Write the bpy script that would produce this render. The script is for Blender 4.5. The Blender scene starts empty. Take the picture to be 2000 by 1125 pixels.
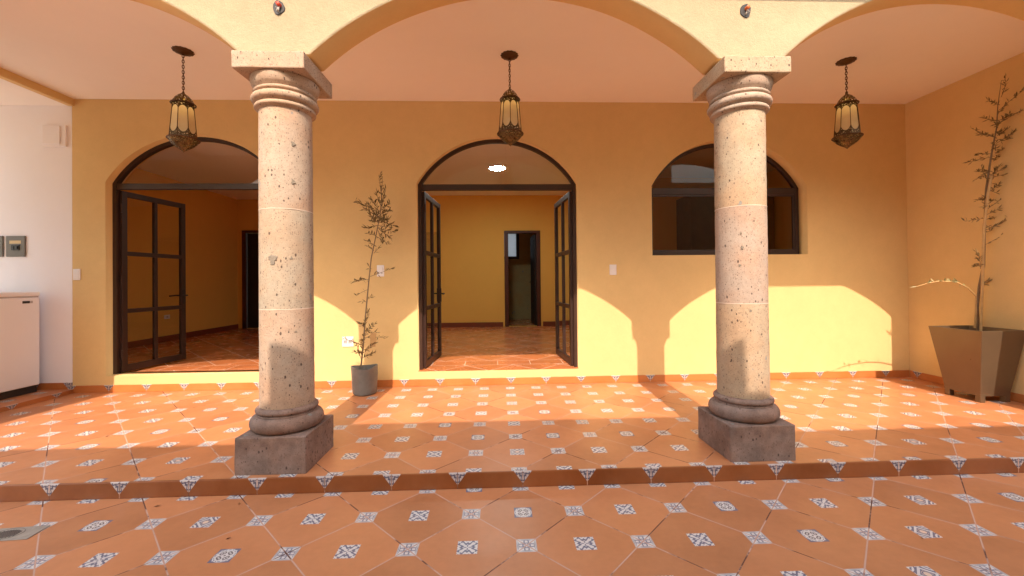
import bpy, bmesh, math, random
from mathutils import Vector, Matrix, noise
random.seed(7)
PI = math.pi
C = bpy.context.scene.collection
scene = bpy.context.scene

# ------------------------------------------------------------------ camera
F_PX, CX, CY = 803.51, 1003.45, 543.86
YAW, PITCH, ROLL, HCAM = 0.0372626, 0.00727556, -0.0101146, 1.26771

def cam_axes():
    cy, sy, cp, sp = math.cos(YAW), math.sin(YAW), math.cos(PITCH), math.sin(PITCH)
    cr, sr = math.cos(ROLL), math.sin(ROLL)
    f = Vector((sy*cp, cy*cp, sp)); r = Vector((cy, -sy, 0)); u = r.cross(f)
    return cr*r + sr*u, -sr*r + cr*u, f
RX, UX, FX = cam_axes()

def at(x, y, Y):
    """world point at depth plane Y seen at photo pixel x, y (used once to lay out twigs)"""
    v = RX*((x-CX)/F_PX) + UX*(-(y-CY)/F_PX) + FX
    return v*(Y/v.y) + Vector((0, 0, HCAM))

cam = bpy.data.cameras.new('camera')
cam.sensor_width = 36; cam.lens = F_PX/2000*36
cam.shift_x = -(CX-1000)/2000; cam.shift_y = (CY-562.5)/2000
cam.clip_start = 0.05; cam.clip_end = 500
co = bpy.data.objects.new('camera', cam); C.objects.link(co)
co.matrix_world = Matrix(((RX.x, UX.x, -FX.x, 0), (RX.y, UX.y, -FX.y, 0), (RX.z, UX.z, -FX.z, HCAM), (0, 0, 0, 1)))
scene.camera = co

# ------------------------------------------------------------------ light
TZ, SX = 0.961, 0.03
EL = math.atan(TZ/math.hypot(1, SX))
w = bpy.data.worlds.new('World'); scene.world = w; w.use_nodes = True
nt = w.node_tree
sky = nt.nodes.new('ShaderNodeTexSky'); sky.sky_type = 'NISHITA'; sky.sun_disc = False
sky.sun_elevation = EL; sky.sun_rotation = math.radians(180) + math.atan(SX)
sky.dust_density = 3.4; sky.air_density = 1.7; sky.ozone_density = 1.0; sky.altitude = 0
nt.links.new(sky.outputs[0], nt.nodes['Background'].inputs[0])
nt.nodes['Background'].inputs[1].default_value = 0.15
sl = bpy.data.lights.new('sun', 'SUN'); sl.energy = 2.2; sl.angle = math.radians(0.4); sl.color = (1, 0.78, 0.62)
so = bpy.data.objects.new('sun', sl); C.objects.link(so)
so.rotation_euler = Vector((SX, 1, -TZ)).to_track_quat('-Z', 'Y').to_euler()
so.location = (0, -10, 12)
vs = scene.view_settings
vs.view_transform = 'Standard'; vs.look = 'None'; vs.gamma = 1; vs.exposure = 1.5
scene.cycles.max_bounces = 14; scene.cycles.diffuse_bounces = 8; scene.cycles.transparent_max_bounces = 16
scene.cycles.sample_clamp_indirect = 6

# ------------------------------------------------------------------ node helpers
class E:
    """a socket with arithmetic"""
    t = None
    def __init__(s, v): s.v = v
    @staticmethod
    def m(op, *a):
        n = E.t.nodes.new('ShaderNodeMath'); n.operation = op
        for i, x in enumerate(a):
            x = x.v if isinstance(x, E) else x
            if isinstance(x, (int, float)): n.inputs[i].default_value = x
            else: E.t.links.new(x, n.inputs[i])
        return E(n.outputs[0])
    def __add__(s, o): return E.m('ADD', s, o)
    __radd__ = __add__
    def __sub__(s, o): return E.m('SUBTRACT', s, o)
    def __rsub__(s, o): return E.m('SUBTRACT', o, s)
    def __mul__(s, o): return E.m('MULTIPLY', s, o)
    __rmul__ = __mul__
    def __truediv__(s, o): return E.m('DIVIDE', s, o)
    def lt(s, o): return E.m('LESS_THAN', s, o)
    def gt(s, o): return E.m('GREATER_THAN', s, o)
    def abs(s): return E.m('ABSOLUTE', s)
    def round(s): return E.m('FLOOR', s + 0.5)
    def floor(s): return E.m('FLOOR', s)
    def sin(s): return E.m('SINE', s)
    def max(s, o): return E.m('MAXIMUM', s, o)
    def min(s, o): return E.m('MINIMUM', s, o)
    def mod(s, o): return E.m('FLOORED_MODULO', s, o)
    def sqrt(s): return E.m('SQRT', s)
    def clamp(s): 
        r = E.m('ADD', s, 0.0); r.v.node.use_clamp = True; return r

def newmat(name):
    m = bpy.data.materials.new(name); m.use_nodes = True
    E.t = m.node_tree
    return m, m.node_tree, m.node_tree.nodes['Principled BSDF']

def link(a, b):
    a = a.v if isinstance(a, E) else a
    E.t.links.new(a, b)

def coords():
    tc = E.t.nodes.new('ShaderNodeTexCoord')
    sp = E.t.nodes.new('ShaderNodeSeparateXYZ'); link(tc.outputs['Object'], sp.inputs[0])
    return tc.outputs['Object'], E(sp.outputs[0]), E(sp.outputs[1]), E(sp.outputs[2])

def tex_noise(vec, scale, detail=4, rough=0.55):
    n = E.t.nodes.new('ShaderNodeTexNoise'); n.inputs['Scale'].default_value = scale
    n.inputs['Detail'].default_value = detail; n.inputs['Roughness'].default_value = rough
    link(vec, n.inputs['Vector']); return E(n.outputs['Fac'])

def vscale(vec, s):
    n = E.t.nodes.new('ShaderNodeMapping'); n.inputs['Scale'].default_value = s
    link(vec, n.inputs['Vector']); return n.outputs[0]

def combine(x, y, z=0.0):
    n = E.t.nodes.new('ShaderNodeCombineXYZ')
    for i, q in enumerate((x, y, z)):
        if isinstance(q, E): link(q, n.inputs[i])
        else: n.inputs[i].default_value = q
    return n.outputs[0]

def white(vec):
    n = E.t.nodes.new('ShaderNodeTexWhiteNoise'); n.noise_dimensions = '3D'; link(vec, n.inputs['Vector'])
    return E(n.outputs['Value'])

def voronoi(vec, scale, feature='F1'):
    n = E.t.nodes.new('ShaderNodeTexVoronoi'); n.feature = feature; n.inputs['Scale'].default_value = scale
    link(vec, n.inputs['Vector']); return n

def mix(fac, a, b, mode='MIX'):
    n = E.t.nodes.new('ShaderNodeMix'); n.data_type = 'RGBA'; n.blend_type = mode
    if isinstance(fac, E): link(fac, n.inputs[0])
    else: n.inputs[0].default_value = fac
    for q, i in ((a, 6), (b, 7)):
        if isinstance(q, (tuple, list)): n.inputs[i].default_value = (*q[:3], 1)
        else: link(q, n.inputs[i])
    return n.outputs[2]

def smooth(x, a, b):
    n = E.t.nodes.new('ShaderNodeMapRange'); n.interpolation_type = 'SMOOTHSTEP'
    link(x, n.inputs[0]); n.inputs[1].default_value = a; n.inputs[2].default_value = b
    return E(n.outputs[0])

def bump(bsdf, h, strength, dist=0.01):
    n = E.t.nodes.new('ShaderNodeBump'); n.inputs['Strength'].default_value = strength
    n.inputs['Distance'].default_value = dist; link(h, n.inputs['Height'])
    link(n.outputs[0], bsdf.inputs['Normal'])

def grey(v):  # E -> colour multiplier
    return combine(v, v, v)

# ------------------------------------------------------------------ materials
def stucco(name, col, rough=0.85, coarse=0.25, fine=0.25, var=0.12):
    m, t, b = newmat(name)
    vec, x, y, z = coords()
    n1 = tex_noise(vec, 1.3, 5); n2 = tex_noise(vec, 9, 5); n3 = tex_noise(vec, 70, 3)
    v = 1 + (n1-0.5)*var*2 + (n2-0.5)*var + (n3-0.5)*var*0.8
    link(mix(1.0, col, grey(v), 'MULTIPLY'), b.inputs['Base Color'])
    b.inputs['Roughness'].default_value = rough
    b.inputs['Specular IOR Level'].default_value = 0.25
    bump(b, tex_noise(vec, 22, 4)*coarse + tex_noise(vec, 160, 3)*fine, 0.5, 0.012)
    return m

def plain(name, col, rough=0.5, metal=0.0, var=0.1, scale=14, bmp=0.0, spec=0.5, rvar=0.25):
    m, t, b = newmat(name)
    vec, x, y, z = coords()
    v = 1 + (tex_noise(vec, scale, 4)-0.5)*var*2
    link(mix(1.0, col, grey(v), 'MULTIPLY'), b.inputs['Base Color'])
    b.inputs['Roughness'].default_value = rough; b.inputs['Metallic'].default_value = metal
    b.inputs['Specular IOR Level'].default_value = spec
    link((tex_noise(vec, scale*2.3, 3)-0.5)*rvar + rough, b.inputs['Roughness'])
    if bmp: bump(b, tex_noise(vec, scale*4, 3), bmp, 0.004)
    return m

WHITE = (0.66, 0.62, 0.58); BLUE = (0.135, 0.14, 0.20); LENS = (0.15, 0.155, 0.21); GROUT = (0.54, 0.34, 0.26); TERRA = (0.50, 0.205, 0.088)

def ornament(u, v, sel, corner):
    """printed arabesque on u, v in -1..1; returns a colour socket"""
    au, av = u.abs(), v.abs()
    mx, mn = au.max(av), au.min(av)
    r2 = u*u + v*v; r = r2.sqrt()
    d1 = (au-av).abs(); 
    # star with concave blue lenses at the four sides
    lens = (1.0-mx).lt((1.0-mn*mn)*0.27)
    lensline = ((1.0-mx) - (1.0-mn*mn)*0.16).abs().lt(0.035)
    petal = ((mn*2.4 - mx*(1.05-mx)*1.9).abs()).lt(0.17)
    ring = ((r-0.36).abs()).lt(0.07)
    spots = (mx-0.82).abs().lt(0.07)*mn.lt(0.10)
    inner = (d1.lt(0.10)*r.lt(0.80)).max(petal).max(ring)
    a_corner = (inner*0.9).max(spots)*(1-lensline)
    edge = mx.gt(0.93)
    # leaf cross
    sw = ((mx*11.0 + (mn*9.0).sin()*2.2).sin()).gt(0.05)
    cross = d1.lt(0.07)
    eye = ((mn*1.0).lt(0.13 - (mx-0.42).abs()*0.45))
    a1 = (sw*(1-cross)).max(eye) * (1-(mx-0.42).abs().lt(0.08)*mn.lt(0.045))
    # round medallion
    a2 = (r.gt(0.97)*((mx*16.0).sin().gt(-0.3))).max((r-0.86).abs().lt(0.04)*(mn*24.0).sin().gt(0.0)).max(
        ((mx-0.42)*(mx-0.42)+(mn-0.26)*(mn-0.26)).sqrt().lt(0.20)*((mx-0.42)*(mx-0.42)+(mn-0.26)*(mn-0.26)).sqrt().gt(0.09)).max(r.lt(0.10))
    # blossom with warm centre
    a3 = (((au+av-0.95)*13.0).sin().gt(0.25)*mx.lt(0.94)*r.gt(0.42)).max((r-0.34).abs().lt(0.05)).max(((u*v).abs()-0.30).abs().lt(0.06)*mx.gt(0.45))
    c1 = mix(a1, WHITE, BLUE)
    c2 = mix(a2, WHITE, mix(r.lt(0.8), BLUE, (0.10, 0.07, 0.07)))
    c3 = mix(a3, mix(r.lt(0.5), WHITE, (0.74, 0.55, 0.40)), BLUE)
    cc = mix(edge, mix(lens, mix(a_corner, WHITE, BLUE), mix(lensline, LENS, WHITE)), (0.50, 0.48, 0.46))
    if corner is None: return mix(1.0, c1, (0.78, 0.76, 0.80), 'MULTIPLY')
    ctr = mix(sel.gt(0.45), c1, mix(sel.gt(0.75), c2, c3))
    return mix(corner, ctr, cc)

def tile_base(vec, idv, bsdf, col, mottled=1.0):
    n1 = tex_noise(vec, 3.0, 5); n2 = tex_noise(vec, 26, 4); n3 = tex_noise(vscale(vec, (4, 30, 4)), 3, 4)
    v = 1 + (idv-0.5)*0.26 + ((n1-0.5)*0.34 + (n2-0.5)*0.20 + (n3-0.5)*0.06)*mottled
    base = mix(1.0, col, grey(v), 'MULTIPLY')
    return mix(((n1-0.35)*0.6).clamp(), base, (0.54, 0.25, 0.12))

def grout_mix(vec, base, g, dark=0.45):
    n = tex_noise(vec, 2.6, 5, 0.65)
    gc = mix(smooth(n, 0.50, 0.58), GROUT, (0.13, 0.055, 0.035))
    return mix(g, base, gc)

def tile_floor(name, X0, Y0, corner_parity, d=0.2828, gw=0.0030):
    m, t, b = newmat(name)
    vec, x, y, z = coords()
    a = (x - X0)/d; c = (y - Y0)/d
    ia, ic = a.round(), c.round()
    fa, fc = a-ia, c-ic
    h = 0.172
    inside = fa.abs().max(fc.abs()).lt(h)
    par = (ia+ic+corner_parity).mod(2.0)             # 0 -> tile corner, 1 -> tile centre
    corner = 1 - par.min(1.0)
    a2 = a + corner_parity
    s = (a2+c)/2; q = (a2-c)/2
    dl = ((s-s.round()).abs().min((q-q.round()).abs()))*(2*d/math.sqrt(2))
    wob = (tex_noise(vec, 7, 3)-0.5)*0.0022
    g = (dl + wob).lt(gw)
    idv = white(combine(s.floor(), q.floor(), 1.0))
    base = tile_base(vec, idv, b, TERRA)
    sel = white(combine(ia, ic, 5.0))
    orn = ornament(fa/h, fc/h, sel, corner)
    wear = tex_noise(vec, 60, 3)
    orn = mix((wear-0.35)*0.5, orn, (0.50, 0.40, 0.36))
    col = mix(inside, base, orn)
    col = grout_mix(vec, col, g)
    link(col, b.inputs['Base Color'])
    rg = 0.38 + (tex_noise(vec, 5, 5)-0.5)*0.26 + g*0.4
    link(rg, b.inputs['Roughness'])
    b.inputs['Specular IOR Level'].default_value = 0.38
    hgt = (1-g)*0.6 + tex_noise(vec, 11, 3)*0.35 + (1-inside)*0.0
    bump(b, hgt, 0.35, 0.004)
    return m

def tile_strip(name, X0, ztop, tri_h, axis='x', pitch=0.4, col=TERRA, hw=0.053):
    """skirting / riser tiles with a half ornament hanging from the top edge at each joint"""
    m, t, b = newmat(name)
    vec, x, y, z = coords()
    xx = x if axis == 'x' else y
    a = (xx-X0)/pitch; ia = a.round(); fx = (a-ia)*pitch
    dz = ztop - z
    tri = (fx.abs()/hw + dz/tri_h).lt(1.0)
    idv = white(combine(a.floor(), 3.0, 1.0))
    base = tile_base(vec, idv, b, col)
    u = fx/hw; v = dz/tri_h
    orn = ornament((u+v)*0.95, (u-v)*0.95, idv, None)
    c = mix(tri, base, orn)
    g = fx.abs().lt(0.0022)
    c = grout_mix(vec, c, g)
    link(c, b.inputs['Base Color'])
    link(0.33 + (tex_noise(vec, 6, 4)-0.5)*0.25, b.inputs['Roughness'])
    bump(b, (1-g)*0.6 + tex_noise(vec, 11, 3)*0.35, 0.3, 0.004)
    return m

def tile_interior(name):
    m, t, b = newmat(name)
    vec, x, y, z = coords()
    d = 0.2828
    a = (x+0.115)/d; c = (y-5.235)/d
    s = (a+c)/2; q = (a-c)/2
    diag = ((s-s.round()).abs().min((q-q.round()).abs()))*(2*d/math.sqrt(2))
    row = (x+0.02)/0.40
    dist_row = ((row-row.round()).abs()*0.40)
    inrow = y.gt(4.985)*y.lt(5.235)
    band = (y-4.985).abs().min((y-5.235).abs())
    line = (diag + inrow*10).min(dist_row + (1-inrow)*10).min(band)
    g = (line + (tex_noise(vec, 8, 3)-0.5)*0.002).lt(0.0036)
    idv = white(combine(s.floor()+inrow*row.floor(), q.floor(), 1.0))
    base = tile_base(vec, idv, b, (0.52, 0.175, 0.06))
    c2 = mix(g, base, (0.66, 0.50, 0.40))
    link(c2, b.inputs['Base Color'])
    link(0.25 + (tex_noise(vec, 5, 5)-0.5)*0.25 + g*0.4, b.inputs['Roughness'])
    bump(b, (1-g)*0.6 + tex_noise(vec, 11, 3)*0.3, 0.3, 0.004)
    return m

def stone(name, col, seed, pit=1.0, blotch=0.15):
    """porous volcanic stone: small dark pits, grey chips, soft clouding"""
    m, t, b = newmat(name)
    vec, x, y, z = coords()
    mp = E.t.nodes.new('ShaderNodeMapping'); mp.inputs['Location'].default_value = (seed*3.7, seed*1.9, seed*5.3)
    link(vec, mp.inputs['Vector']); v = mp.outputs[0]
    n1 = tex_noise(v, 3.2, 6, 0.6); n2 = tex_noise(v, 26, 5, 0.6); n3 = tex_noise(v, 130, 3)
    base = mix(smooth(n1, 0.35, 0.68), col, (col[0]*1.06, col[1]*0.90, col[2]*0.80))
    base = mix(1.0, base, grey(0.80 + n2*0.30 + (n3-0.5)*0.45 + (tex_noise(v, 7, 6, 0.65)-0.5)*2.0*blotch), 'MULTIPLY')
    warp = vscale(v, (1, 1, 0.6))
    vo = voronoi(warp, 42); r1 = E(E.t.nodes.new('ShaderNodeSeparateColor').outputs[0])
    link(vo.outputs['Color'], r1.v.node.inputs[0])
    pits = (E(vo.outputs['Distance']) + (n2-0.5)*0.30).lt(r1*0.42 - 0.165)
    vo2 = voronoi(vscale(v, (1, 1, 0.75)), 9.5); r2 = E(E.t.nodes.new('ShaderNodeSeparateColor').outputs[1])
    link(vo2.outputs['Color'], r2.v.node.inputs[0])
    chips = (E(vo2.outputs['Distance']) + (n2-0.5)*0.3).lt(r2*0.85 - 0.66)
    vo3 = voronoi(vscale(v, (1, 1, 0.7)), 115); r3 = E(E.t.nodes.new('ShaderNodeSeparateColor').outputs[0])
    link(vo3.outputs['Color'], r3.v.node.inputs[0])
    pits2 = (E(vo3.outputs['Distance']) + (n3-0.5)*0.3).lt(r3*0.64 - 0.19)
    c = mix(pits2*0.50*pit, base, (0.13, 0.085, 0.065))
    c = mix(pits*0.85*pit, c, (0.075, 0.05, 0.042))
    c = mix(chips*0.75, c, (0.22, 0.235, 0.23))
    link(c, b.inputs['Base Color'])
    b.inputs['Roughness'].default_value = 0.9; b.inputs['Specular IOR Level'].default_value = 0.2
    bump(b, 1 - pits*0.9 - pits2*0.4 + n2*0.5 + n3*0.35, 0.55, 0.006)
    return m

def glass_mat(name, tint=(0.9, 0.92, 0.9), refl=0.6):
    m, t, b = newmat(name)
    t.nodes.remove(b)
    tr = t.nodes.new('ShaderNodeBsdfTransparent'); tr.inputs[0].default_value = (*tint, 1)
    gl = t.nodes.new('ShaderNodeBsdfGlossy'); gl.inputs['Roughness'].default_value = 0.015
    fr = t.nodes.new('ShaderNodeFresnel'); fr.inputs[0].default_value = 1.5
    vec, x, y, z = coords()
    f = (E(fr.outputs[0])*refl*2.0 + (tex_noise(vec, 3, 3)-0.5)*0.01).clamp()
    mx = t.nodes.new('ShaderNodeMixShader'); link(f, mx.inputs[0])
    link(tr.outputs[0], mx.inputs[1]); link(gl.outputs[0], mx.inputs[2])
    link(mx.outputs[0], t.nodes['Material Output'].inputs[0])
    return m

def pierced(name, col, scale, thresh):
    """beaten brass sheet with cut-out holes"""
    m, t, b = newmat(name)
    vec, x, y, z = coords()
    vo = voronoi(vec, scale)
    hole = E(vo.outputs['Distance']).lt(thresh)
    n = tex_noise(vec, 40, 3)
    link(mix(n, col, (col[0]*0.35, col[1]*0.30, col[2]*0.25)), b.inputs['Base Color'])
    b.inputs['Metallic'].default_value = 0.75; b.inputs['Roughness'].default_value = 0.38
    link(1-hole, b.inputs['Alpha'])
    bump(b, n, 0.3, 0.002)
    return m

def fretwork(name, col, z0, z1, up, n=8):
    """cut-out arcaded band, scalloped against the panes"""
    m, t, b = newmat(name)
    vec, x, y, z = coords()
    ang = E.m('ARCTAN2', y, x)
    seg = ang*(n/(2*PI)); f = ((seg-seg.round()).abs())*2.0      # 0 at a rib .. 1 mid-pane
    tt = (z-z0)/(z1-z0)
    if not up: tt = 1-tt                                         # 0 at the rim, 1 at the tip
    edge = (1.0 - (1.0-(f-1.0)*(f-1.0)*-1.0*-1.0).sqrt()*0.62)   # tip height falls to mid-pane
    solid = tt.lt(edge)
    vo = voronoi(vec, 95); hole = E(vo.outputs['Distance']).lt(0.34)*tt.gt(0.12)*tt.lt(edge-0.12)
    nn = tex_noise(vec, 40, 3)
    link(mix(nn, col, (col[0]*0.4, col[1]*0.35, col[2]*0.3)), b.inputs['Base Color'])
    b.inputs['Metallic'].default_value = 0.75; b.inputs['Roughness'].default_value = 0.4
    link(solid*(1-hole), b.inputs['Alpha'])
    return m

def frosted(name, col):
    m, t, b = newmat(name)
    vec, x, y, z = coords()
    link(mix(tex_noise(vec, 30, 3), col, (col[0]*0.9, col[1]*0.82, col[2]*0.65)), b.inputs['Base Color'])
    b.inputs['Roughness'].default_value = 0.12
    tl = t.nodes.new('ShaderNodeBsdfTranslucent'); tl.inputs[0].default_value = (*col, 1)
    mx = t.nodes.new('ShaderNodeMixShader'); mx.inputs[0].default_value = 0.45
    link(b.outputs[0], mx.inputs[1]); link(tl.outputs[0], mx.inputs[2])
    link(mx.outputs[0], t.nodes['Material Output'].inputs[0])
    return m

def lamp_mat(name, col, strength):
    m, t, b = newmat(name)
    b.inputs['Base Color'].default_value = (0.8, 0.8, 0.8, 1)
    b.inputs['Emission Color'].default_value = (*col, 1); b.inputs['Emission Strength'].default_value = strength
    return m

def leaf_mat(name, c1, c2):
    m, t, b = newmat(name)
    vec, x, y, z = coords()
    gi = t.nodes.new('ShaderNodeNewGeometry')
    rnd = E(gi.outputs['Random Per Island'])
    link(mix(rnd, c1, c2), b.inputs['Base Color'])
    b.inputs['Roughness'].default_value = 0.5
    tl = t.nodes.new('ShaderNodeBsdfTranslucent'); link(mix(rnd, c1, c2), tl.inputs[0])
    mx = t.nodes.new('ShaderNodeMixShader'); mx.inputs[0].default_value = 0.25
    link(b.outputs[0], mx.inputs[1]); link(tl.outputs[0], mx.inputs[2])
    link(mx.outputs[0], t.nodes['Material Output'].inputs[0])
    return m

OCHRE = (0.70, 0.505, 0.235)
M = {
 'ochre': stucco('ochre_stucco', OCHRE, coarse=0.22, fine=0.14, var=0.10),
 'inner': stucco('inner_ochre_paint', (0.82, 0.49, 0.115), coarse=0.06, fine=0.06, var=0.05),
 'arcade': stucco('cream_trowelled_stucco', (0.42, 0.345, 0.225), coarse=1.0, fine=0.7, var=0.20),
 'soffit': stucco('ceiling_plaster', (0.90, 0.86, 0.80), coarse=0.05, fine=0.05, var=0.025),
 'white': stucco('white_wall_paint', (0.86, 0.84, 0.86), coarse=0.05, fine=0.05, var=0.03),
 'opp': stucco('opposite_house_stucco', (0.60, 0.42, 0.20), coarse=0.5, fine=0.3, var=0.1),
 'court': tile_floor('courtyard_tiles', 0.1224, 1.9816, 0.0),
 'porch': tile_floor('porch_tiles', 0.1173, 2.8317, 1.0),
 'raised': tile_floor('raised_floor_tiles', -4.85, 2.8317, 0.0),
 'riser': tile_strip('riser_tiles', 0.138, 0.0972, 0.072, col=(0.235, 0.068, 0.017)),  # terracotta darkened: the riser's dimmer light is put into its colour
 'skirt': tile_strip('skirting_tiles', 0.131, 0.178, 0.066, col=(0.50, 0.165, 0.042)),
 'skirt_y': tile_strip('side_skirting_tiles', 4.58, 0.178, 0.066, 'y', col=(0.50, 0.165, 0.042)),
 'riser_y': tile_strip('side_riser_tiles', 4.10, 0.140, 0.045, 'y', col=(0.40, 0.13, 0.035)),
 'inskirt': plain('dark_red_skirting', (0.20, 0.045, 0.022), 0.35, var=0.15),
 'infloor': tile_interior('interior_tiles'),
 'steel': plain('dark_brown_steel', (0.034, 0.016, 0.012), 0.42, var=0.15, spec=0.5),
 'wood': plain('dark_red_wood', (0.075, 0.018, 0.010), 0.45, var=0.3, scale=5),
 'dark': plain('near_black_door', (0.018, 0.012, 0.010), 0.5, var=0.2),
 'cab': plain('brown_cabinet_wood', (0.16, 0.060, 0.022), 0.45, var=0.35, scale=6),
 'bath': stone('mottled_bathroom_stone', (0.50, 0.38, 0.18), 9, 0.4),
 'glass': glass_mat('clear_glass'),
 'tglass': glass_mat('window_glass', (0.60, 0.52, 0.40), 0.28),
 'wplastic': plain('white_plastic', (0.80, 0.78, 0.78), 0.35, var=0.02, rvar=0.05),
 'slot': plain('grey_plastic', (0.48, 0.46, 0.46), 0.4, var=0.05),
 'enamel': plain('white_enamel', (0.88, 0.89, 0.92), 0.5, var=0.015, scale=3, rvar=0.06, spec=0.25),
 'black': plain('black_plastic', (0.02, 0.018, 0.018), 0.45, var=0.2),
 'panel': plain('grey_breaker_steel', (0.14, 0.13, 0.11), 0.45, var=0.1),
 'sticker': plain('cream_sticker', (0.62, 0.47, 0.25), 0.6, var=0.1),
 'brass': plain('aged_brass', (0.10, 0.052, 0.024), 0.40, 0.75, var=0.4, scale=30),
 'fretd': pierced('pierced_brass', (0.20, 0.14, 0.055), 70, 0.42),
 'fretb': pierced('fine_pierced_brass', (0.19, 0.135, 0.06), 85, 0.42),
 'fret_low': fretwork('lower_fretwork_brass', (0.13, 0.085, 0.045), 0.0, 0.115, True),
 'fret_up': fretwork('upper_fretwork_brass', (0.13, 0.085, 0.045), 0.225, 0.312, False),
 'pane': frosted('cream_frosted_glass', (0.74, 0.60, 0.38)),
 'bulb': lamp_mat('warm_bulb', (1.0, 0.72, 0.30), 5),
 'led': lamp_mat('ceiling_led', (0.80, 1.0, 0.95), 60),
 'bag': plain('grey_nursery_plastic', (0.150, 0.145, 0.135), 0.42, var=0.45, scale=8, bmp=0.8),
 'soil': plain('potting_soil', (0.045, 0.028, 0.018), 0.95, var=0.5, scale=40, bmp=1.0),
 'planter': plain('brown_painted_metal', (0.17, 0.122, 0.076), 0.34, 0.5, var=0.10, scale=5),
 'bark': plain('grey_brown_bark', (0.21, 0.155, 0.10), 0.9, var=0.4, scale=30, bmp=0.6),
 'cane': plain('bamboo_stake', (0.52, 0.35, 0.16), 0.6, var=0.25, scale=20),
 'olive': leaf_mat('dry_olive_leaves', (0.10, 0.072, 0.026), (0.30, 0.21, 0.09)),
 'olive2': leaf_mat('olive_leaves', (0.13, 0.095, 0.032), (0.34, 0.24, 0.11)),
 'pale': leaf_mat('pale_young_leaves', (0.30, 0.32, 0.14), (0.45, 0.42, 0.24)),
 'grate': plain('worn_drain_metal', (0.36, 0.33, 0.28), 0.5, 0.3, var=0.35, scale=18, bmp=0.4),
 'redcap': plain('red_wire_nut', (0.62, 0.06, 0.03), 0.4, var=0.1),
 'orangecap': plain('orange_wire_nut', (0.70, 0.16, 0.05), 0.4, var=0.1),
 'wire': plain('pale_wire', (0.45, 0.42, 0.38), 0.5, var=0.1),
 'dryleaf': plain('brown_dry_leaf', (0.10, 0.035, 0.015), 0.8, var=0.3, scale=30),
 'litter': plain('pale_dry_leaf', (0.42, 0.20, 0.09), 0.8, var=0.3, scale=30),
 'roof': plain('clay_roof', (0.36, 0.13, 0.06), 0.8, var=0.3),
 'earth': plain('pale_paving', (0.52, 0.49, 0.45), 0.95, var=0.3, scale=2),
 'mortar': plain('pale_joint_mortar', (0.60, 0.48, 0.38), 0.9, var=0.2, scale=30),
}
STONE_L = [stone('quarry_stone_%d' % i, c, i+1) for i, c in enumerate([
    (0.43, 0.345, 0.265), (0.44, 0.34, 0.25), (0.40, 0.345, 0.265), (0.42, 0.335, 0.265), (0.42, 0.34, 0.275), (0.43, 0.355, 0.255)])]
STONE_BASE = stone('shade_darkened_stone', (0.235, 0.175, 0.15), 12, 1.0, 0.75)  # plinth and base stone: shade at the column foot darkened into the colour

# ------------------------------------------------------------------ mesh helpers
def obj(name, bm, mat, parent=None, smooth_=False, bevel=0.0, loc=None):
    if isinstance(bm, bpy.types.Mesh): me = bm
    else:
        bmesh.ops.recalc_face_normals(bm, faces=bm.faces)
        me = bpy.data.meshes.new(name); bm.to_mesh(me); bm.free()
    me.materials.append(M[mat] if isinstance(mat, str) else mat)
    if smooth_:
        for p in me.polygons: p.use_smooth = True
        b2 = bmesh.new(); b2.from_mesh(me)
        for e in b2.edges:
            if len(e.link_faces) == 2 and e.calc_face_angle(0) > math.radians(38): e.smooth = False
        b2.to_mesh(me); b2.free()
    o = bpy.data.objects.new(name, me); C.objects.link(o)
    if parent: o.parent = parent
    if loc: o.location = loc
    if bevel:
        md = o.modifiers.new('bevel', 'BEVEL'); md.width = bevel; md.segments = 2; md.limit_method = 'ANGLE'; md.angle_limit = math.radians(35)
    return o

def tag(o, label, cat, group=None):
    o['label'] = label; o['category'] = cat
    if group: o['group'] = group
    return o
def struct(o): o['kind'] = 'structure'; return o
def thing(name, label, cat, loc=(0, 0, 0), group=None, rotz=0):
    o = bpy.data.objects.new(name, None); C.objects.link(o); o.location = loc; o.rotation_euler = (0, 0, rotz)
    o.empty_display_size = 0.1
    return tag(o, label, cat, group)

def box(bm, x0, x1, y0, y1, z0, z1):
    vs_ = [bm.verts.new((x, y, z)) for x in (x0, x1) for y in (y0, y1) for z in (z0, z1)]
    for f in ((0, 1, 3, 2), (4, 6, 7, 5), (0, 4, 5, 1), (2, 3, 7, 6), (0, 2, 6, 4), (1, 5, 7, 3)):
        bm.faces.new([vs_[i] for i in f])
    return vs_
def bx(*a):
    bm = bmesh.new(); box(bm, *a); return bm
def boxes(L):
    bm = bmesh.new()
    for a in L: box(bm, *a)
    return bm

def sheet(x0, x1, y0, y1, z):
    bm = bmesh.new(); bm.faces.new([bm.verts.new(p) for p in ((x0, y0, z), (x1, y0, z), (x1, y1, z), (x0, y1, z))])
    return bm

def lathe(bm, prof, n=48, cap=True, start=0.0):
    rings = []
    for r, z in prof:
        rings.append([bm.verts.new((r*math.cos(start+2*PI*k/n), r*math.sin(start+2*PI*k/n), z)) for k in range(n)])
    for a, b in zip(rings, rings[1:]):
        for k in range(n):
            bm.faces.new((a[k], a[(k+1) % n], b[(k+1) % n], b[k]))
    if cap:
        bm.faces.new(rings[0]); bm.faces.new(rings[-1])
    return bm

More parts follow.
